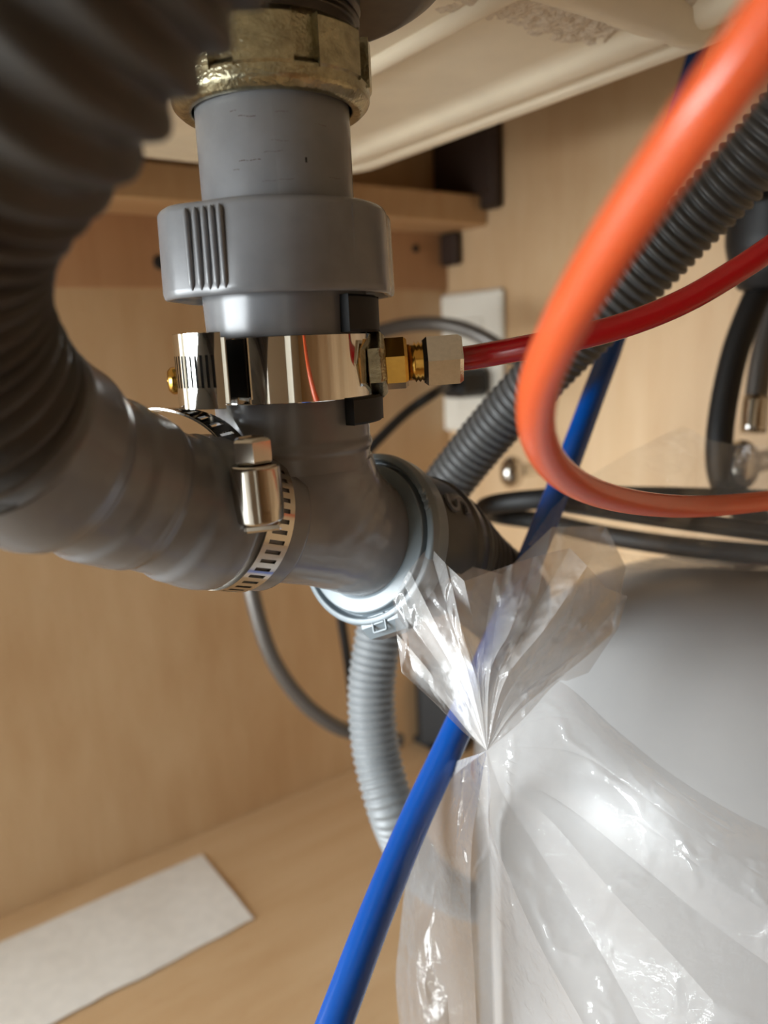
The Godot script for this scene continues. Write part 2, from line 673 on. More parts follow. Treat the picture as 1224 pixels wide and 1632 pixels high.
func build_room() -> void:
	var top := H + 330.0
	struct(slab(Vector3(XL - 18, -18, ZB - 18), Vector3(XL, top, ZF)), "wall_left", M.wood, "pale maple veneer side panel of the cabinet")
	struct(slab(Vector3(XL, -18, ZB - 18), Vector3(XR, top, ZB)), "wall_back", M.wood, "maple veneer back panel behind the hoses")
	struct(slab(Vector3(XR, -18, ZB - 18), Vector3(XR + 18, top, ZF)), "wall_right", M.wood, "maple veneer side panel on the tank side")
	struct(slab(Vector3(XL, -18, ZB), Vector3(XR, 0, ZF)), "floor", M.wood, "maple veneer cabinet bottom under the paper")
	struct(slab(Vector3(XL - 18, top, ZB - 18), Vector3(XR + 18, top + 30, ZF)), "ceiling", M.cream, "underside of the worktop above the sink")
	# upper apron panel, proud of the side panel and browned for the rail's shadow, and the rail above it
	struct(slab(Vector3(XL, H + 43.5, ZB), Vector3(XL + 3, H + 88, ZF), 0.8), "trim_1", M.wood_rail_shade, "strip under the wooden rail, browned for the shadow of the rail")
	struct(slab(Vector3(XL, H + 87, ZB), Vector3(XL + 50, H + 108, ZF), 1.2), "trim_2", M.wood_rail, "pale wooden rail along the side panel")
	var br := thing("corner_plates", "dark brown plates in the corner above the end of the rail", "brown_plate", Vector3(XL + 40, H + 108, ZB))  # two dark brown plates in the corner above the rail
	commit(slab(Vector3(XL + 1, H + 108.2, ZB), Vector3(XL + 66, H + 190, ZB + 12), 2), "plate", M.brown_plate, br)
	commit(slab(Vector3(XL + 51, H + 97, ZB), Vector3(XL + 68, H + 190, ZB + 10), 2), "flange", M.brown_plate, br)
	solo(slab(Vector3(XL + 3.2, H + 62, ZB), Vector3(XL + 22, H + 86.6, ZB + 9), 2), "corner_block", M.brown_plate, "small dark brown block under the rail in the corner", "block")
	# screw heads in the apron
	for s in [[255, 418, "dark screw head in the brown strip behind the ribbed grip", 4.5], [662, 396, "small dark screw head in the brown strip near the corner", 3.0]]:
		var p := on_left_wall(s[0], s[1], XL + 3)
		var g := G()
		add_lathe(g, axis_frame(p, Vector3.RIGHT, Vector3.UP), rounded([Vector2(s[3], 0), Vector2(s[3], 1.2), Vector2(1.2, 1.8), Vector2(0.8, 1.0), Vector2(0, 1.0)], 0.3), 20)
		solo(g, "screw", M.black_soft, s[2], "screw")
	# kitchen in front of the cabinet
	struct(slab(Vector3(-2200, -130, ZF), Vector3(2200, -100, 2400)), "floor", M.kitchen_floor, "stone coloured kitchen floor in front of the cabinet")
	struct(slab(Vector3(-2200, 2300, ZF), Vector3(2200, 2330, 2400)), "ceiling", M.wall_paint, "painted kitchen ceiling")
	struct(slab(Vector3(-2230, -130, ZF), Vector3(-2200, 2330, 2400)), "wall_kitchen_left", M.wall_paint, "painted kitchen wall on the left")
	struct(slab(Vector3(2200, -130, ZF), Vector3(2230, 2330, 2400)), "wall_kitchen_right", M.wall_paint, "painted kitchen wall on the right")
	var g := G()
	for b in [[Vector3(-2200, -130, 2240), Vector3(-1750, 2330, 2400)], [Vector3(250, -130, 2240), Vector3(2200, 2330, 2400)], [Vector3(-1750, 1100, 2240), Vector3(250, 2330, 2400)]]:
		add_box(g, Transform3D(Basis(), (b[0] + b[1]) / 2), b[1] - b[0])
	struct(g, "wall_kitchen_far", M.wall_paint, "painted kitchen wall around the glazed door")
	g = G()  # the gap on the right is added to put a highlight on the pipe
	for b in [[Vector3(-2200, -130, ZF), Vector3(XL - 18, 2330, ZF + 20)], [Vector3(-20, -130, ZF), Vector3(200, 2330, ZF + 20)], [Vector3(320, -130, ZF), Vector3(2200, 2330, ZF + 20)], [Vector3(200, H + 120, ZF), Vector3(320, 2330, ZF + 20)], [Vector3(200, -130, ZF), Vector3(320, -18, ZF + 20)], [Vector3(XL - 18, H + 40, ZF), Vector3(-20, 2330, ZF + 20)], [Vector3(XL - 18, -130, ZF), Vector3(-20, -18, ZF + 20)]]:
		add_box(g, Transform3D(Basis(), (b[0] + b[1]) / 2), b[1] - b[0])
	struct(g, "wall_front", M.wall_paint, "cabinet fronts around the open door, with a gap added to light the drain pipe")
	var glow := mat(Color(1, 1, 1), 0.3)
	glow.emission_enabled = true
	glow.emission = Color(0.95, 0.98, 1.0)
	glow.emission_energy_multiplier = 1.5
	var win := struct(slab(Vector3(-1750, -100, 2260), Vector3(250, 1100, 2270)), "window_1", glow, "daylit pane of the glazed kitchen door")
	g = G()
	for x in [-1720, -750, 220]:
		add_box(g, Transform3D(Basis(), Vector3(x, 500, 2245)), Vector3(60, 1200, 28))
	for y in [-70, 1070]:
		add_box(g, Transform3D(Basis(), Vector3(-750, y, 2245)), Vector3(2000, 60, 28))
	commit(g, "frame", M.wall_paint, win)

func on_left_wall(x: float, y: float, wx: float) -> Vector3:
	var v := px(x, y, 1.0) - Vector3(0, H, 0)
	return v * (wx / v.x) + Vector3(0, H, 0)

func on_back_wall(x: float, y: float, wz: float) -> Vector3:
	var v := px(x, y, 1.0) - Vector3(0, H, 0)
	return v * (wz / v.z) + Vector3(0, H, 0)

func on_floor(x: float, y: float) -> Vector3:
	var v := px(x, y, 1.0) - Vector3(0, H, 0)
	return v * (-H / v.y) + Vector3(0, H, 0)


func build_sink() -> void:
	# cream sink bowl seen from below: flat bottom, moulded double lip round the edge, a stiffening rib and a rough cast corner
	var s := thing("sink_bowl", "cream moulded sink bowl seen from below, above the brass nut", "sink", Vector3(-290, H + 100, -150))
	var x0 := -402.0
	var x1 := 60.0
	var z0 := -274.0
	var z1 := 110.0
	var y0 := H + 103.0
	# bowl walls and bottom as one profile swept round a rounded rectangle
	var prof := [Vector2(90, 0), Vector2(34, 0), Vector2(30, -1.0), Vector2(26, -4.5), Vector2(20, -5.5), Vector2(15, -4.0), Vector2(13, -2.0), Vector2(11, -2.0), Vector2(9, -4.5), Vector2(4, -5.5), Vector2(0.5, -3.5), Vector2(-0.5, 0), Vector2(0, 6), Vector2(4, 120), Vector2(6, 210)]
	prof = rounded(prof, 2.0, 3)
	var g := G()
	var pts := PackedVector3Array()
	var nu := 0
	for q in prof:
		var ring := []
		var rad := maxf(34.0 - q.x, 3.0)
		var c := [Vector2(x1 - 34, z1 - 34), Vector2(x0 + 34, z1 - 34), Vector2(x0 + 34, z0 + 34), Vector2(x1 - 34, z0 + 34)]
		if q.x > 31:
			c = [Vector2(x1 - q.x - 3, z1 - q.x - 3), Vector2(x0 + q.x + 3, z1 - q.x - 3), Vector2(x0 + q.x + 3, z0 + q.x + 3), Vector2(x1 - q.x - 3, z0 + q.x + 3)]
		for k in 4:
			for i in 9:
				var a := PI / 2 * (k + i / 8.0)
				ring.append(c[k] + Vector2(cos(a), sin(a)) * rad)
		nu = ring.size()
		for e in ring:
			pts.append(Vector3(e.x, y0 + q.y, e.y))
	add_grid(g, pts, nu, prof.size(), true, false)
	var last := prof.size()
	# flat middle of the bottom
	var m := G()
	add_box(m, Transform3D(Basis(), Vector3((x0 + x1) / 2, y0 + 4.4, (z0 + z1) / 2)), Vector3(x1 - x0 - 120, 8, z1 - z0 - 120), 1)
	commit(g, "lip", M.cream, s)
	commit(m, "underside", M.cream, s)
	# shallow ledge round the drain recess, running parallel to the back edge
	g = G()
	add_tube(g, [Vector3(x0 + 40, y0 + 0.5, -186), Vector3(-300, y0 + 0.5, -186), Vector3(-130, y0 + 0.5, -186)], 4.0, 6, 16, func(_a, _b): return 4.0)
	commit(g, "ledge", M.cream, s)
	# rib towards the rough corner
	g = G()
	var n := 40
	var pr := PackedVector3Array()
	for j in n:
		var t := j / float(n - 1)
		var z := lerpf(-262, -60, t)
		for i in 9:
			var a := PI * i / 8.0
			var wob := noise.get_noise_3d(z * 4.0, i * 20.0, 3) * 1.2 * smoothstep(0.5, 0.0, t)
			pr.append(Vector3(-168 + cos(a) * 9.0 + wob, y0 + 2 - sin(a) * 10.0 + wob, z))
	add_grid(g, pr, 9, n, false, true)
	commit(g, "rib", M.cream, s)
	# rough cast patch: uneven skin on the corner
	g = G()
	var nx := 70
	var nz := 60
	var pp := PackedVector3Array()
	for j in nz:
		for i in nx:
			var x := lerpf(-212, -90, i / float(nx - 1))
			var z := lerpf(-262, -170, j / float(nz - 1))
			var e := minf(minf(i, nx - 1 - i) / 10.0, minf(j, nz - 1 - j) / 10.0)
			var d := 1.6 * absf(noise.get_noise_2d(x * 5.0, z * 5.0)) + 1.2 * noise.get_noise_2d(x * 14.0 + 50, z * 14.0) + 0.4 * noise.get_noise_2d(x * 40.0, z * 40.0)
			pp.append(Vector3(x, y0 + 1.2 - clampf(e, 0, 1) * (1.6 + maxf(d, -1.0)), z))
	add_grid(g, pp, nx, nz, false, false)
	commit(g, "rough_patch", M.cream_rough, s, "rough uneven cast patch")


# ---------- drain stack ----------
var AX := Vector3(-182.0, H, -102.3)
var FA: Transform3D

func build_drain() -> void:
	var nrm := Vector3(-AX.x, 0, -AX.z).normalized()
	FA = Transform3D(Basis(Vector3.UP.cross(nrm), Vector3.UP, nrm), AX)
	var s := thing("sink_strainer", "dark steel basket strainer body above the brass nut", "strainer", AX + Vector3(0, 76, 0))
	var g := G()
	add_lathe(g, FA, rounded([Vector2(18, 83.4), Vector2(24, 83), Vector2(40, 84), Vector2(45, 87), Vector2(47, 92), Vector2(47, 104)], 2.0, 4), 96)
	commit(g, "cup", M.steel_dark, s)
	g = G()
	add_lathe(g, FA, rounded([Vector2(21.4, 70), Vector2(21.4, 76.6), Vector2(22.6, 77.0), Vector2(22.6, 78.2), Vector2(21.8, 78.7), Vector2(21.8, 79.3), Vector2(23, 79.8), Vector2(23, 81.4), Vector2(22.2, 82), Vector2(23.5, 84)], 0.4, 3), 80)
	commit(g, "threaded_neck", M.steel_dark, s)
	# brass slip nut with wide notches
	var nut := thing("slip_nut", "weathered brass slip nut with notched rim under the strainer", "nut", AX + Vector3(0, 57, 0))
	g = G()
	add_lathe(g, FA, rounded([Vector2(19.6, 60), Vector2(19.6, 57.6), Vector2(22, 57.2), Vector2(24.2, 59.2), Vector2(24.4, 62.5), Vector2(22.4, 63.5), Vector2(22.2, 73), Vector2(21.3, 74.4), Vector2(21, 74.4)], 0.8, 3), 80)
	commit(g, "body", M.brass_old, nut)
	for k in 8:
		var a0 := TAU * k / 8.0 - 0.36
		g = G()
		add_arc_plate(g, FA, a0 + 0.04, a0 + 0.58, 61.5, 72.6, 21.8, 24.9, 8, 0.8)
		commit(g, "lug", M.brass_old, nut)
	# grey tailpipe
	g = G()
	add_lathe(g, FA, [Vector2(19.05, 6), Vector2(19.05, 30), Vector2(19.05, 45), Vector2(19.05, 59.5)], 96)
	g.uv = PackedVector2Array()
	for j in 4:
		for i in 97:
			g.uv.append(Vector2(i / 96.0, [-0.9, -0.05, 0.48, 1.0][j]))
	solo(g, "tailpipe", M.pipe, "scuffed grey plastic tailpipe between brass nut and grey ribbed nut", "pipe")
	# grey plastic compression nut with ribbed grips
	var cn := thing("compression_nut", "grey plastic compression nut with ribbed wing grips round the pipe", "nut", AX + Vector3(0, 14, 0))
	g = G()
	var wing := func(a: float, r: float, _y: float) -> float:
		if r < 24:
			return r
		var d1 := absf(angle_difference(a, deg_to_rad(-66)))
		var d2 := absf(angle_difference(a, deg_to_rad(114)))
		return r + 3.4 * smoothstep(0.52, 0.08, minf(d1, d2))
	add_lathe(g, FA, rounded([Vector2(21.2, 20), Vector2(21.2, 15.5), Vector2(25.4, 15.5), Vector2(25.6, 13.6), Vector2(27.2, 13.6), Vector2(27.6, 15), Vector2(27.2, 33.4), Vector2(26.2, 34.6), Vector2(19.3, 34.9)], 0.7, 3), 144, wing)
	commit(g, "body", M.plastic, cn)
	for k in 5:
		var a := deg_to_rad(-47.0 + k * 4.6)
		for side in [0.0, PI]:
			g = G()
			var r: float = wing.call(a + side, 27.3, 0.0)
			var q := FA * Vector3(sin(a + side) * (r + 0.35), 24.2, cos(a + side) * (r + 0.35))
			var rp := []
			for t in [-9.2, -5.0, 0.0, 5.0, 9.0]:
				rp.append(q + Vector3(0, t, 0))
			add_tube(g, rp, 0.75, 1.2, 10, func(sv, tt): return 0.8 * sqrt(clampf(minf(sv, tt - sv) / 1.4, 0.02, 1.0)))
			commit(g, "grip_rib", M.plastic, cn)
	g = G()
	for e in [[38, 27.0]]:
		var a := deg_to_rad(e[0])
		add_box(g, Transform3D(FA.basis * Basis(Vector3.UP, a), FA * Vector3(sin(a) * 27.25, 24, cos(a) * 27.25)), Vector3(0.5, 18, 0.5), 0.15)
	commit(g, "seam", M.plastic, cn)


# ---------- tee ----------
const RUN := Vector3(0.216356, 0.318865, 0.922776)   # along the run, towards the room
var TC := Vector3(-182.0, H - 47.5, -102.3)
var FR: Transform3D

func build_tee() -> void:
	FR = axis_frame(TC, RUN, Vector3.UP)
	var t := thing("drain_tee", "grey plastic drain tee with swept branch and wide ring collar", "pipe fitting", TC - Vector3(0, 20, 0))
	# socket above the bead
	var g := G()
	add_lathe(g, FA, rounded([Vector2(20.1, -30), Vector2(20.2, -25.8), Vector2(20.9, -24.8), Vector2(20.9, -23.6), Vector2(20.3, -22.4), Vector2(20.6, 0), Vector2(21.2, 15.4), Vector2(19.2, 15.6)], 0.6, 3), 96)
	commit(g, "socket", M.plastic, t)
	# swept body
	var a0 := TC + Vector3(0, 30, 0)
	var pts := []
	var c1 := TC + Vector3(0, 3, 0)
	var c2 := TC - RUN * 30.0
	for k in 9:
		var u := k / 8.0
		pts.append(a0.lerp(c1, u).lerp(c1.lerp(c2, u), u))
	var field := func(p: Vector3) -> float:
		var d := capsule(p, TC + RUN * 40.0, TC - RUN * 46.0, 15.6)
		var e := 1e9
		for k in 8:
			var r := 20.0 - 2.2 * k / 7.0
			e = minf(e, capsule(p, pts[k], pts[k + 1], r))
		var out := smin(d, e, 3.5)
		# cut level at the bead and square at both ends of the run
		out = maxf(out, p.y - (TC.y + 20.0))
		var s := (p - TC).dot(RUN)
		return maxf(out, maxf(s - 30.0, -34.0 - s))
	g = G()
	add_field(g, field, TC + Vector3(-38, -42, -62), TC + Vector3(38, 24, 54), 1.5)
	commit(g, "body", M.plastic_soft, t)
	# seam line down the sweep
	# ring collar at the far end of the run; frame's y points to the room
	g = G()
	add_lathe(g, FR, rounded([Vector2(18, -36), Vector2(24, -36), Vector2(26.2, -34), Vector2(26.6, -29), Vector2(26.0, -26.4), Vector2(24.2, -26.0), Vector2(23.6, -28.4), Vector2(23.0, -28.4), Vector2(22.6, -25.8), Vector2(18.2, -25.4), Vector2(16, -26.5)], 0.5, 3), 112)
	commit(g, "ring_collar", M.plastic_ring, t, "pale blue grey ring collar")
	# lug below the ring with a raised mark
	var dn := (-Vector3.UP + RUN * RUN.y).normalized()
	var sd := RUN.cross(dn).normalized()       # towards the left as seen along the run from the room
	var rgt := -sd
	if rgt.dot(FA.basis.x) < 0:
		rgt = -rgt
	var ld := (dn * 0.90 + rgt * 0.43).normalized()
	var lx := RUN.cross(ld).normalized()
	var lf := Transform3D(Basis(lx, ld, lx.cross(ld)), TC - RUN * 33.0 + ld * 25.0)
	g = G()
	add_box(g, lf, Vector3(20, 9, 12), 3.0)
	var lug := commit(g, "lug", M.plastic_ring, t)
	g = G()
	var face := lf * Vector3(0, 1.2, 0) + RUN * 6.2
	var fb := Basis(lx, ld, RUN)
	for b in [[-2.4, 0, 0.7, 5], [2.4, 0, 0.7, 5], [0, 2.4, 5, 0.7], [0, -2.4, 5, 0.7], [0, 0, 4, 0.7]]:
		add_box(g, Transform3D(fb, face + fb * Vector3(b[0], b[1], 0)), Vector3(b[2], b[3], 0.8), 0.2)
	commit(g, "raised_mark", M.plastic_ring, lug)
	# small moulded dots on the ring rim
	for k in 3:
		g = G()
		var a := deg_to_rad(-62.0 + k * 6.0)
		add_lathe(g, axis_frame(FR * Vector3(sin(a) * 25.1, -26.2, cos(a) * 25.1), RUN, Vector3.UP), rounded([Vector2(0.9, -0.5), Vector2(0.9, 0.5), Vector2(0, 0.7)], 0.2), 12)
		commit(g, "dot", M.plastic_ring, t)
	# dark rubber coupling behind the ring, turning to the right
	var p0 := TC - RUN * 33.0
	var cp := thing("rubber_coupling", "dark grey ridged rubber coupling behind the ring collar of the tee", "coupling", p0)
	g = G()
	var path := [p0, TC - RUN * 50.0, px(705, 882, 272), px(758, 918, 288), px(815, 968, 302)]
	add_tube(g, path, 20, 1.0, 48, func(s, _t):
		var r := 23.6 - 6.8 * smoothstep(12, 66, s)
		if s > 20 and s < 24:
			r += 0.9
		if s > 34 and s < 37:
			r += 0.9
		if s > 44:
			r += 0.9 * sin((s - 44.0) * TAU / 5.0)
		return r)
	commit(g, "sleeve", M.rubber_dark, cp)
	var tm := TextMesh.new()
	tm.text = "S"
	tm.font_size = 16
	tm.pixel_size = 0.0009
	tm.depth = 0.0012
	var fnt := SystemFont.new()
	fnt.font_names = PackedStringArray(["Droid Sans"])
	tm.font = fnt
	var o := MeshInstance3D.new()
	o.name = "raised_letter"
	o.mesh = tm
	o.material_override = M.rubber_grey
	cp.add_child(o, true)
	var out := Vector3.UP * 0.45 + FA.basis.x * 0.8 + FA.basis.z * 0.25
	out = (out - RUN * out.dot(RUN)).normalized()
	o.position = (TC - RUN * 45.0 + out * 24.0) * U - cp.position
	o.basis = Basis(out.cross(-RUN).cross(out).cross(out).normalized(), out.cross(-RUN).cross(out).normalized(), out)


# ---------- clamps and the tap fitting ----------
func build_clamps() -> void:
	# wide polished saddle clamp round the socket
	var s := thing("saddle_clamp", "polished wide steel band clamp round the grey socket", "clamp", AX - Vector3(0, 12, 0))
	var g := G()
	add_arc_plate(g, FA, deg_to_rad(-150), deg_to_rad(95), -11.9, 4.0, 21.6, 22.4, 72, 0.15)
	commit(g, "band", M.chrome, s)
	# slotted free end standing off the band on the left
	var tf := Transform3D(FA.basis * Basis(Vector3.UP, deg_to_rad(-6)), FA * Vector3(-15.6, 0, 12.0))
	g = G()
	var n := 20
	var a1 := 2.0
	for k in n:
		var b0 := deg_to_rad(a1 - k * 6.9)
		var b1 := deg_to_rad(a1 - k * 6.9 - 3.6)
		var b2 := deg_to_rad(a1 - (k + 1) * 6.9)
		add_arc_plate(g, tf, b1, b0, -12.2, 5.4, 11.6, 12.3, 3, 0.08)
		add_arc_plate(g, tf, b2, b1, 0.3, 5.4, 11.6, 12.3, 2, 0.0)
		add_arc_plate(g, tf, b2, b1, -12.2, -7.2, 11.6, 12.3, 2, 0.0)
	add_arc_plate(g, tf, deg_to_rad(a1), deg_to_rad(a1 + 5), -12.2, 5.4, 11.6, 12.3, 3, 0.08)
	add_arc_plate(g, tf, deg_to_rad(a1 + 5), deg_to_rad(a1 + 10), -11.0, 4.2, 11.6, 12.3, 3, 0.08)
	commit(g, "slotted_end", M.chrome, s)
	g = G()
	add_arc_plate(g, tf, deg_to_rad(-135), deg_to_rad(8), -10.5, 3.8, 10.6, 11.3, 24, 0.1)  # dark plate added so the slots read as shaded openings
	commit(g, "slot_backing", M.black_soft, s, "dark backing added to darken the slots")
	g = G()
	var sf := axis_frame(FA * Vector3(-28.5, -5.6, 9), -FA.basis.x + FA.basis.z * 0.2, Vector3.UP)
	add_lathe(g, sf, rounded([Vector2(3.4, -4), Vector2(3.4, 1.0), Vector2(2.4, 2.0), Vector2(0.9, 2.1), Vector2(0.8, 1.1), Vector2(0, 1.1)], 0.4), 28)
	commit(g, "brass_screw", M.brass, s, "brass screw head")
	# black rubber pad under the band
	for b in [[13.2, 4.3, "pad"], [-18.4, -11.6, "pad"]]:
		g = G()
		add_arc_plate(g, FA, deg_to_rad(38), deg_to_rad(86), minf(b[0], b[1]), maxf(b[0], b[1]), 20.9, 24.2, 16, 0.6)
		commit(g, "rubber_pad", M.black, s, "black rubber pad")
	# brass compression fitting with nickel nut, red tube leaves it to the right
	var ffx := (FA.basis.x * 0.985 + FA.basis.z * 0.12 + Vector3.UP * 0.03).normalized()
	var o0 := FA * Vector3(22.5, -4.2, 4.5)
	var ff := axis_frame(o0, ffx, Vector3.UP)
	var f := thing("compression_fitting", "brass and nickel compression fitting on the side of the band clamp", "fitting", o0 - Vector3(0, 8, 0))
	g = G()
	add_lathe(g, ff, rounded([Vector2(0, -2), Vector2(8.6, -2), Vector2(8.6, 1.4), Vector2(7.4, 2.6), Vector2(5, 2.8)], 0.5), 6, null, true)
	commit(g, "lock_nut", M.brass_old, f)
	g = G()
	var hexf := ff * Transform3D(Basis(Vector3.UP, 0.25), Vector3.ZERO)
	add_lathe(g, hexf, [Vector2(3, 1.8), Vector2(6.2, 1.8), Vector2(6.9, 2.6), Vector2(6.9, 7.4), Vector2(6.2, 8.2), Vector2(3, 8.2)], 6, null, true)
	commit(g, "hex_body", M.brass, f, "brass hex body")
	g = G()
	var th := [Vector2(3, 8.8), Vector2(4.7, 8.2), Vector2(4.7, 9.8)]
	for k in 3:
		th.append(Vector2(5.3, 10.2 + k * 1.1))
		th.append(Vector2(4.7, 10.7 + k * 1.1))
	th.append(Vector2(3, 13.4))
	add_lathe(g, ff, th, 40)
	commit(g, "thread", M.brass, f)
	g = G()
	var nf := ff * Transform3D(Basis(Vector3.UP, 0.52), Vector3.ZERO)
	add_lathe(g, nf, [Vector2(4, 12.2), Vector2(6.2, 12.2), Vector2(7.2, 13.3), Vector2(7.2, 21.4), Vector2(6.4, 22.4), Vector2(3.3, 22.6)], 6, null, true)
	commit(g, "hex_nut", M.nickel, f, "nickel hex nut")
	# worm gear clamp round the rubber sleeve: y of FR points to the room
	var w := thing("worm_clamp", "steel worm gear clamp with long slotted tail round the grey sleeve", "clamp", FR * Vector3(0, 24, 0) - Vector3(0, 20, 0))
	g = G()
	var wr := 18.25
	for k in 46:
		var b0 := deg_to_rad(k * 360.0 / 46.0)
		var b1 := deg_to_rad(k * 360.0 / 46.0 + 4.6)
		var b2 := deg_to_rad((k + 1) * 360.0 / 46.0)
		add_arc_plate(g, FR, b0, b1, 20.8, 28.8, wr, wr + 0.7, 3, 0.0)
		add_arc_plate(g, FR, b1, b2, 20.8, 22.4, wr, wr + 0.7, 2, 0.0)
		add_arc_plate(g, FR, b1, b2, 27.2, 28.8, wr, wr + 0.7, 2, 0.0)
	commit(g, "band", M.steel, w)
	# worm housing with hex head, standing on the band at the upper right
	var ho := px(410, 782, 173)
	var hy := (px(394, 716, 178) - px(406, 826, 182)).normalized()
	var hf := axis_frame(ho, hy, (Vector3(0, H, 0) - ho))
	g = G()
	var hp := [Vector2(4.6, -7.4), Vector2(5.4, -6.8), Vector2(5.7, -3.5), Vector2(5.7, 5.5), Vector2(5.2, 6.2), Vector2(0, 6.4)]
	hp.push_front(Vector2(0, -7.6))
	add_lathe(g, hf, rounded(hp, 0.8), 48, func(a, r, _y): return r * (1.0 - 0.1 * absf(cos(a))))
	var hs := commit(g, "worm_housing", M.steel, w, "shiny worm housing")
	g = G()
	add_box(g, hf * Transform3D(Basis(), Vector3(0.4, -8.0, -1.0)), Vector3(8.5, 2.0, 8.5), 0.6)
	commit(g, "bridge", M.steel, hs)
	g = G()
	add_lathe(g, hf, [Vector2(0, 6.4), Vector2(4.3, 6.6), Vector2(4.6, 7.2), Vector2(4.6, 11.4), Vector2(4.0, 12), Vector2(3.2, 12.2), Vector2(3.0, 11.0), Vector2(0, 11.0)], 6, null, true)
	commit(g, "hex_screw", M.steel, hs)
	# free tail of the band, curling away to the left
	var tail := [px(392, 770, 186), px(386, 735, 186), px(374, 708, 186), px(345, 678, 187), px(310, 660, 188), px(272, 652, 190), px(232, 656, 192)]
	var tp := smooth_path(tail, 1.15)
	var across := (RUN * 0.75 - Vector3.UP * 0.18 + FA.basis.x * 0.1).normalized()
	g = G()
	for k in tp.size() - 1:
		var slot := k % 3 == 2 and k > 1
		var d := (tp[k + 1] - tp[k]).normalized()
		var nn := d.cross(across).normalized()
		var ac := nn.cross(d).normalized()
		for q in ([[-4.0, -2.4], [2.4, 4.0]] if slot else [[-4.0, 4.0]]):
			var mid: Vector3 = (tp[k] + tp[k + 1]) / 2 + ac * (q[0] + q[1]) / 2
			add_box(g, Transform3D(Basis(d, ac, d.cross(ac)), mid), Vector3(tp[k].distance_to(tp[k + 1]) + 0.05, q[1] - q[0], 0.6), 0.05)
	commit(g, "slotted_tail", M.steel, w)


# ---------- hoses ----------
func build_hoses() -> void:
	# stepped rubber sleeve on the room end of the tee
	var sl := thing("rubber_sleeve", "stepped grey rubber sleeve pushed over the tee, held by the worm clamp", "sleeve", FR * Vector3(0, 50, 0) - Vector3(0, 22, 0))
	var g := G()
	var sp := [FR * Vector3(0, 14, 0), FR * Vector3(0, 27, 0), FR * Vector3(0, 40, 0), px(200, 779, 171), px(112, 744, 158), px(28, 702, 146), px(-40, 650, 136)]
	# (distance along the sleeve, radius)
	var st := [[0, 17.6], [0.8, 18.3], [12.5, 18.2], [16.4, 18.2], [17.4, 18.9], [20, 19.0], [27, 18.0], [30, 16.9], [35, 16.9], [38, 17.9], [41, 18.2], [49, 18.4], [52, 17.6], [57, 17.6], [60, 19.4], [63, 20.0], [76, 20.0], [78, 18.4], [200, 19.0]]
	add_tube(g, sp, 18, 0.7, 80, func(v, _t):
		for k in st.size() - 1:
			if v <= st[k + 1][0]:
				var u: float = (v - st[k][0]) / (st[k + 1][0] - st[k][0])
				return lerpf(st[k][1], st[k + 1][1], u * u * (3 - 2 * u))
		return 19.0)
	commit(g, "body", M.rubber_grey, sl)
	# corrugated waste hose that climbs close past the lens
	g = G()
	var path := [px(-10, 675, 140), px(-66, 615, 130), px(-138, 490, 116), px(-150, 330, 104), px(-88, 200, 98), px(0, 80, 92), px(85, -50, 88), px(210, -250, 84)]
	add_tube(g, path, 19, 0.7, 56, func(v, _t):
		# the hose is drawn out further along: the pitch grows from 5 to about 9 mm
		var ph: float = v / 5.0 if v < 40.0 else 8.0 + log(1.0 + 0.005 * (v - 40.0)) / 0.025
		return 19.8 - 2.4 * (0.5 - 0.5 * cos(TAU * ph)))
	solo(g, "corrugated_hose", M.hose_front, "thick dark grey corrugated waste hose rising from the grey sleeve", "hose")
	# dishwasher hose running from the upper right to behind the tee
	g = G()
	path = [px(1330, 90, 228), px(1215, 235, 245), px(1100, 355, 265), px(990, 470, 285), px(880, 580, 308), px(775, 695, 332), px(700, 790, 350), px(655, 860, 362)]
	add_tube(g, path, 11, 0.42, 40, rib(3.55, 1.5, 11.3))
	solo(g, "corrugated_hose", M.hose_dark, "slim charcoal corrugated hose slanting behind the red tube", "hose")
	# light grey corrugated hose below the tee
	g = G()
	path = [px(612, 950, 330), px(604, 1010, 330), px(592, 1100, 330), px(600, 1200, 328), px(628, 1300, 325), px(664, 1375, 345), px(708, 1415, 382), px(770, 1440, 430), px(830, 1430, 470)]
	add_tube(g, path, 10, 0.42, 40, rib(3.3, 1.2, 10.4))
	solo(g, "corrugated_hose", M.hose_grey, "light grey corrugated hose hanging below the tee", "hose")


func build_tubes() -> void:
	var g := G()
	var o0 := FA * Vector3(22.5, -4.2, 4.5)
	var dx := (FA.basis.x * 0.985 + FA.basis.z * 0.12 + Vector3.UP * 0.03).normalized()
	add_tube(g, [o0 + dx * 18.0, o0 + dx * 24.0, px(790, 563, 200), px(860, 550, 195), px(930, 536, 194), px(1010, 513, 193), px(1090, 480, 192), px(1160, 440, 191), px(1230, 394, 190), px(1330, 320, 190)], 3.18, 1.5, 28)
	solo(g, "plastic_tube", M.red, "thin red plastic tube leaving the nickel fitting", "tube")
	g = G()
	add_tube(g, [px(1330, -110, 66), px(1235, 25, 70), px(1140, 155, 75), px(1045, 285, 83), px(955, 420, 93), px(893, 530, 104), px(858, 620, 117), px(858, 695, 133), px(890, 750, 152), px(950, 785, 176), px(1030, 803, 202), px(1120, 807, 225), px(1224, 798, 243), px(1340, 782, 258)], 3.18, 1.2, 32)
	solo(g, "plastic_tube", M.orange, "orange plastic tube bent in a wide loop in front of the red tube", "tube")
	g = G()
	add_tube(g, [px(1125, 40, 372), px(1092, 150, 366), px(1040, 330, 350), px(985, 520, 330), px(942, 640, 316), px(903, 745, 302), px(860, 855, 286), px(800, 1000, 266), px(725, 1170, 246), px(660, 1310, 230), px(598, 1460, 212), px(545, 1600, 199), px(500, 1720, 190)], 4.76, 2.0, 28)
	solo(g, "plastic_tube", M.blue, "blue plastic tube running diagonally past the clear bag", "tube")


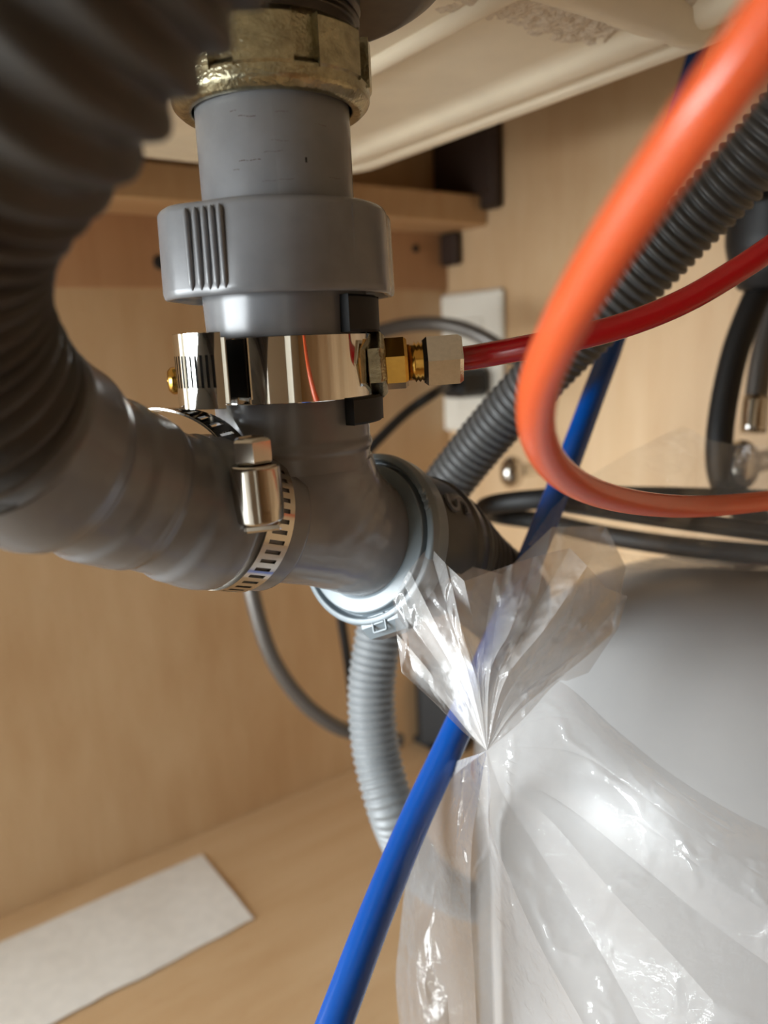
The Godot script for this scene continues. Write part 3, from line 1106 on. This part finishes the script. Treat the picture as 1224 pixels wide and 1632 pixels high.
# ---------- tank in a bag ----------
const TANK := Vector3(-167.0, 0.0, -302.0)
const TR := 112.0

func build_tank() -> void:
	var t := thing("tank", "white domed plastic tank wrapped in the clear bag", "tank", TANK)
	var g := G()
	var top := H - 98.0
	var sh := H - 188.0
	var prof := [Vector2(TR - 12, 0), Vector2(TR - 3, 3), Vector2(TR, 12), Vector2(TR, sh - 40)]
	for k in 17:
		var a := PI / 2 * k / 16.0
		prof.append(Vector2(TR * pow(cos(a), 0.85) if k < 16 else 0.0, sh + (top - sh) * sin(a)))
	add_lathe(g, Transform3D(Basis(), TANK), prof, 96)
	commit(g, "shell", M.white, t)

func tank_depth(x: float, y: float) -> float:
	# depth at which the line of sight meets the tank's side
	var v := px(x, y, 1.0) - Vector3(0, H, 0)
	var a := v.x * v.x + v.z * v.z
	var b := v.x * TANK.x + v.z * TANK.z
	var r := TR + 4.0
	var c := TANK.x * TANK.x + TANK.z * TANK.z - r * r
	var disc := b * b - a * c
	if disc < 0:
		return b / a
	return (b - sqrt(disc)) / a

# a sheet through guide curves; each guide is a crease
func add_sheet(g: Dictionary, guides: Array, along: int, across: int, amp: float, seed_: int) -> void:
	noise.seed = seed_
	var curves := []
	for gd in guides:
		var p := []
		for q in gd:
			p.append(q)
		var fine := smooth_path(p, 1.0)
		var c := PackedVector3Array()
		for j in along + 1:
			var f := j / float(along) * (fine.size() - 1)
			var k := mini(int(f), fine.size() - 2)
			c.append(fine[k].lerp(fine[k + 1], f - k))
		curves.append(c)
	for s in curves.size() - 1:
		var pts := PackedVector3Array()
		for j in along + 1:
			for i in across + 1:
				var u := i / float(across)
				var p: Vector3 = curves[s][j].lerp(curves[s + 1][j], u)
				# soft waves and a few sharp creases
				var wave := noise.get_noise_3d(p.x * 1.6, p.y * 1.6, p.z * 1.6)
				var fold := 1.0 - minf(1.0, absf(noise.get_noise_3d(p.x * 2.6 + 300.0, p.y * 1.1, p.z * 2.6)) * 9.0)
				var nn := wave * 0.9 + fold * 0.75
				var env := sqrt(sin(PI * u)) * smoothstep(0.0, 0.12, j / float(along))
				var view := (Vector3(0, H, 0) - p).normalized()
				pts.append(p + view * nn * amp * env)
		add_grid(g, pts, across + 1, along + 1)

func build_bag() -> void:
	var K := px(776, 1196, 206)
	var bag := thing("plastic_bag", "clear crinkled plastic bag gathered over the white tank", "bag", px(800, 1600, 230))
	# body below the gather: x, y and offset in front of the tank (or depth where negative)
	var fan := [
		[[722, 1238, -236], [674, 1300, -250], [650, 1385, -258], [637, 1490, -262], [631, 1575, -262], [648, 1720, -258]],
		[[738, 1250, -226], [702, 1330, -236], [690, 1430, -242], [664, 1530, -240], [672, 1620, -236], [684, 1740, -234]],
		[[756, 1260, -216], [728, 1350, -222], [716, 1450, -228], [712, 1550, -232], [716, 1640, -232], [720, 1750, -230]],
		[[764, 1265, -211], [752, 1345, -214], [750, 1450, -216], [756, 1550, -214], [760, 1640, -212], [766, 1750, -210]],
		[[778, 1270, -209], [779, 1325, -212], [786, 1420, -222], [800, 1520, -226], [820, 1640, -222], [835, 1750, -220]],
		[[782, 1262, -206], [782, 1316, -205], [812, 1400, -206], [862, 1510, -203], [926, 1625, -196], [985, 1740, -190]],
		[[800, 1262, -208], [842, 1330, -210], [905, 1430, -208], [970, 1540, -200], [1030, 1650, -194], [1080, 1760, -188]],
		[[812, 1250, -206], [880, 1310, -206], [975, 1420, -196], [1060, 1510, -190], [1140, 1600, -184], [1220, 1700, -180]],
		[[824, 1238, -205], [905, 1286, -206], [1010, 1370, -199], [1120, 1460, -192], [1230, 1540, -187], [1360, 1620, -184]],
		[[836, 1222, -204], [925, 1255, -203], [1035, 1320, -195], [1140, 1400, -188], [1250, 1470, -184], [1380, 1540, -182]],
		[[840, 1190, -205], [930, 1205, -206], [1040, 1280, -198], [1150, 1355, -191], [1260, 1420, -187], [1390, 1480, -185]],
		[[842, 1150, -208], [920, 1150, -209], [1030, 1235, -204], [1140, 1310, -198], [1260, 1370, -194], [1390, 1430, -192]],
		[[838, 1110, -214], [890, 1085, -218], [985, 1165, -216], [1080, 1240, -212], [1200, 1310, -206], [1390, 1390, -200]],
	]
	var guides := []
	for row in fan:
		var c := [K]
		for q in row:
			c.append(px(q[0], q[1], minf(-q[2], tank_depth(q[0], q[1]) - 1.0)))
		guides.append(c)
	var g := G()
	add_sheet(g, guides, 130, 18, 1.8, 101)
	commit(g, "front_film", M.film, bag)
	# film behind, along the outline
	var back := []
	for row in [fan[0], [[700, 1230, -262], [668, 1300, -285], [662, 1385, -296], [660, 1490, -300], [668, 1575, -300], [680, 1720, -296]], [[750, 1225, -270], [772, 1300, -305], [782, 1385, -328], [784, 1490, -334], [786, 1575, -336], [790, 1720, -336]]]:
		var c := [K]
		for q in row:
			c.append(px(q[0], q[1], minf(-q[2], tank_depth(q[0], q[1]) - 0.5)))
		back.append(c)
	g = G()
	add_sheet(g, back, 90, 18, 2.4, 103)
	commit(g, "side_film", M.film_milky, bag)
	# gathered neck fanning out above the knot
	var neck := [
		[[742, 1170, 206], [690, 1118, 204], [640, 1072, 206]],
		[[738, 1140, 206], [676, 1060, 204], [632, 1010, 210]],
		[[735, 1110, 208], [672, 1020, 210], [626, 956, 216]],
		[[742, 1090, 204], [690, 985, 204], [652, 908, 214]],
		[[748, 1080, 202], [715, 980, 206], [684, 870, 220]],
		[[756, 1075, 205], [735, 1000, 202], [714, 902, 210]],
		[[760, 1075, 208], [755, 1000, 208], [740, 926, 203]],
		[[770, 1070, 204], [775, 1000, 212], [790, 908, 214]],
		[[782, 1070, 201], [815, 1000, 208], [850, 888, 222]],
		[[795, 1075, 204], [845, 985, 216], [908, 873, 229]],
		[[805, 1085, 202], [870, 1000, 208], [936, 902, 218]],
		[[815, 1100, 205], [895, 1020, 218], [968, 938, 228]],
		[[822, 1115, 208], [915, 1040, 222], [1000, 950, 236]],
		[[826, 1125, 205], [905, 1055, 214], [985, 1002, 228]],
		[[828, 1135, 208], [900, 1075, 218], [938, 1072, 226]],
		[[832, 1148, 208], [885, 1090, 216], [905, 1085, 222]],
	]
	guides = []
	for row in neck:
		var c := [K]
		for q in row:
			c.append(px(q[0], q[1], q[2]))
		guides.append(c)
	g = G()
	add_sheet(g, guides, 80, 12, 2.4, 107)
	commit(g, "neck_film", M.film_neck, bag)
	var rear := []
	for row in [[[748, 1168, 214], [700, 1110, 220], [656, 1060, 222]], [[745, 1110, 216], [690, 1010, 224], [640, 940, 228]], [[760, 1085, 214], [730, 1000, 222], [700, 890, 232]], [[780, 1080, 220], [790, 990, 236], [800, 915, 246]], [[800, 1080, 216], [850, 970, 234], [880, 840, 252]], [[815, 1095, 222], [900, 980, 244], [965, 838, 262]], [[825, 1110, 218], [930, 1000, 240], [998, 905, 262]], [[830, 1130, 216], [930, 1050, 236], [975, 1010, 250]]]:
		var c := [K]
		for q in row:
			c.append(px(q[0], q[1], q[2]))
		rear.append(c)
	g = G()
	add_sheet(g, rear, 70, 16, 3.0, 109)
	commit(g, "rear_neck_film", M.film_milky, bag)
	# another thin clear bag behind the orange tube
	var rows := [
		[[842, 868, 300], [880, 884, 292], [930, 898, 288], [1000, 908, 288], [1100, 906, 288], [1300, 915, 284]],
		[[880, 810, 322], [930, 850, 305], [990, 880, 300], [1060, 890, 305], [1150, 900, 300], [1300, 900, 295]],
		[[930, 765, 340], [980, 800, 325], [1040, 830, 318], [1100, 845, 325], [1180, 850, 312], [1300, 850, 310]],
		[[1000, 722, 350], [1050, 755, 335], [1090, 780, 330], [1130, 800, 338], [1200, 800, 325], [1300, 800, 322]],
		[[1050, 697, 352], [1085, 720, 338], [1120, 735, 334], [1160, 765, 342], [1220, 755, 330], [1300, 755, 326]],
		[[1088, 679, 354], [1104, 686, 342], [1130, 700, 336], [1170, 708, 340], [1230, 710, 334], [1300, 715, 330]],
	]
	guides = []
	for row in rows:
		var c := []
		for q in row:
			c.append(px(q[0], q[1], q[2] * 0.87))
		guides.append(c)
	g = G()
	add_sheet(g, guides, 40, 8, 3.0, 113)
	solo(g, "plastic_film", M.film_thin, "thin clear plastic film bunched up behind the orange tube", "film")


# ---------- things at the back ----------
func build_background() -> void:
	# paper strip on the cabinet floor
	var g := G()
	var nx := 24
	var nz := 60
	var a := Vector3(-470, 0, -167)
	var pts := PackedVector3Array()
	noise.seed = 5
	for j in nz:
		for i in nx:
			var x := lerpf(-470, -389, i / float(nx - 1))
			var z := lerpf(-167, 140, j / float(nz - 1))
			if i == nx - 1:
				x += noise.get_noise_1d(z * 2.0) * 2.5
			pts.append(Vector3(x, 0.5 + 0.5 * (1 + noise.get_noise_2d(x * 1.4, z * 1.4)), z))
	add_grid(g, pts, nx, nz, false, true)
	solo(g, "paper_sheet", M.paper, "white paper strip lying on the wooden cabinet floor", "paper")
	# wall socket plate with a black plug
	var oc := Vector3(-461, H - 14, ZB)
	var ol := thing("wall_outlet", "white wall outlet plate on the back panel with a black plug", "outlet", oc - Vector3(0, 54, 0))
	commit(slab(oc + Vector3(-35, -56, 0), oc + Vector3(35, 54, 6), 2.0), "plate", M.outlet, ol)
	for dy in [20, -22]:
		commit(slab(oc + Vector3(-16, dy - 14, 4), oc + Vector3(16, dy + 14, 8), 2.0), "receptacle", M.outlet, ol)
	var pg := on_back_wall(738, 612, ZB + 24)
	var pl := thing("power_plug", "black power plug in the white outlet with its cord", "plug", pg)
	commit(slab(pg + Vector3(-13, -10, -18), pg + Vector3(13, 12, 14), 4), "plug_body", M.black_soft, pl)
	g = G()
	add_tube(g, [pg + Vector3(-8, 0, 8), px(700, 622, 480), px(655, 652, 465), px(612, 692, 455), px(575, 735, 450), px(520, 830, 450), px(540, 960, 470), px(558, 1080, 500), px(566, 1150, 520)], 3.0, 4, 14)
	commit(g, "cord", M.black, pl)
	# braided steel supply hose in a wide loop
	g = G()
	add_tube(g, [px(826, 575, 490), px(780, 543, 500), px(735, 523, 505), px(685, 516, 510), px(630, 522, 510), px(570, 545, 505), px(500, 600, 495), px(440, 690, 480), px(405, 800, 470), px(397, 900, 465), px(408, 970, 465), px(435, 1050, 470), px(480, 1115, 478), px(530, 1155, 486), px(575, 1170, 495), px(640, 1180, 505)], 4.8, 3, 20)
	solo(g, "braided_hose", M.braid, "thin grey braided supply hose looping behind the drain pipe", "hose")
	# black adapter on the floor
	var ad := on_floor(672, 1190)
	var at := thing("power_adapter", "black power adapter standing on the cabinet floor behind the grey hose", "adapter", ad)
	g = G()
	add_box(g, Transform3D(Basis(Vector3.UP, 0.5), ad + Vector3(12, 36, -20)), Vector3(48, 68, 34), 6)
	commit(g, "case", M.black_soft, at)
	g = G()
	add_tube(g, [ad + Vector3(-8, 5, 0), on_floor(690, 1197) + Vector3(0, 4, 0), on_floor(650, 1178) + Vector3(0, 4, 0), on_floor(600, 1170) + Vector3(0, 4, 0)], 3.2, 4, 12)
	commit(g, "cord", M.black, at)
	# coil of black cable lying edge on
	g = G()
	add_tube(g, [px(1300, 800, 330), px(1180, 796, 335), px(1050, 792, 340), px(930, 792, 345), px(840, 797, 352), px(785, 804, 365), px(772, 812, 385), px(800, 822, 398), px(870, 832, 392), px(960, 852, 366), px(1060, 868, 346), px(1150, 878, 334), px(1300, 892, 320)], 4.6, 3, 18)
	solo(g, "cable_loop", M.black, "matt black cable looped flat behind the blue tube", "cable")
	g = G()
	add_tube(g, [px(880, 800, 318), px(960, 812, 310), px(1040, 824, 302), px(1130, 836, 296), px(1224, 848, 290), px(1330, 862, 285)], 3.6, 3, 18)
	solo(g, "cable", M.black_gloss, "glossy black cable just below the orange tube", "cable")
	# black housing with its hose at the far right
	var hb := thing("tap_shank", "black plastic tap shank with a hose below, beside the charcoal hose", "tap", px(1230, 470, 385))
	var top := px(1236, 330, 372)
	g = G()
	add_lathe(g, Transform3D(Basis(), px(1236, 400, 375)), rounded([Vector2(0, -18), Vector2(16, -18), Vector2(20, -10), Vector2(23, 4), Vector2(23, 22), Vector2(16, 26), Vector2(16, 60), Vector2(0, 60)], 2), 48)
	commit(g, "housing", M.black_soft, hb)
	g = G()
	add_tube(g, [px(1222, 440, 378), px(1198, 490, 378), px(1172, 560, 378), px(1154, 640, 378), px(1146, 710, 378), px(1150, 760, 380), px(1170, 800, 384), px(1210, 830, 390)], 6.4, 3, 22)
	commit(g, "hose", M.black, hb)
	# braided connector and chrome stop valves
	g = G()
	add_tube(g, [px(1250, 440, 400), px(1232, 500, 400), px(1214, 570, 400), px(1204, 640, 400)], 5.6, 3, 18)
	var bh := thing("supply_hose", "grey braided supply hose with chrome ferrule at the stop valve", "hose", px(1204, 690, 400))
	commit(g, "hose", M.braid, bh)
	g = G()
	add_tube(g, [px(1205, 632, 400), px(1202, 660, 400), px(1200, 690, 400)], 6.4, 3, 18)
	commit(g, "ferrule", M.nickel, bh)
	for q in [[1180, 742, 62, 1.15, "chrome stop valve under the braided supply hose"], [818, 752, 46, 1.0, "chrome stop valve behind the orange tube's bend"]]:
		var c := on_back_wall(q[0], q[1], ZB + q[2])
		var k: float = q[3]
		var v := thing("stop_valve", q[4], "valve", c - Vector3(0, 10, 0))
		g = G()
		var vf := axis_frame(c, Vector3(0.25, 0.1, 1), Vector3.UP)
		add_lathe(g, vf, rounded([Vector2(0, -8 * k), Vector2(5 * k, -8 * k), Vector2(7.5 * k, -5 * k), Vector2(9.6 * k, 0), Vector2(9.2 * k, 4 * k), Vector2(7.2 * k, 8 * k), Vector2(4 * k, 10.4 * k), Vector2(0, 11.2 * k)], 2.0, 4), 40, func(an, r, _y): return r * (1.0 + 0.18 * cos(2 * an)))
		commit(g, "handle", M.steel, v)
		g = G()
		add_tube(g, [c - Vector3(2, 1, 8) * k, c + (Vector3(c.x, c.y, ZB) - c) * 0.5, Vector3(c.x, c.y, ZB)], 5 * k, 3, 20)
		commit(g, "stem", M.nickel, v)
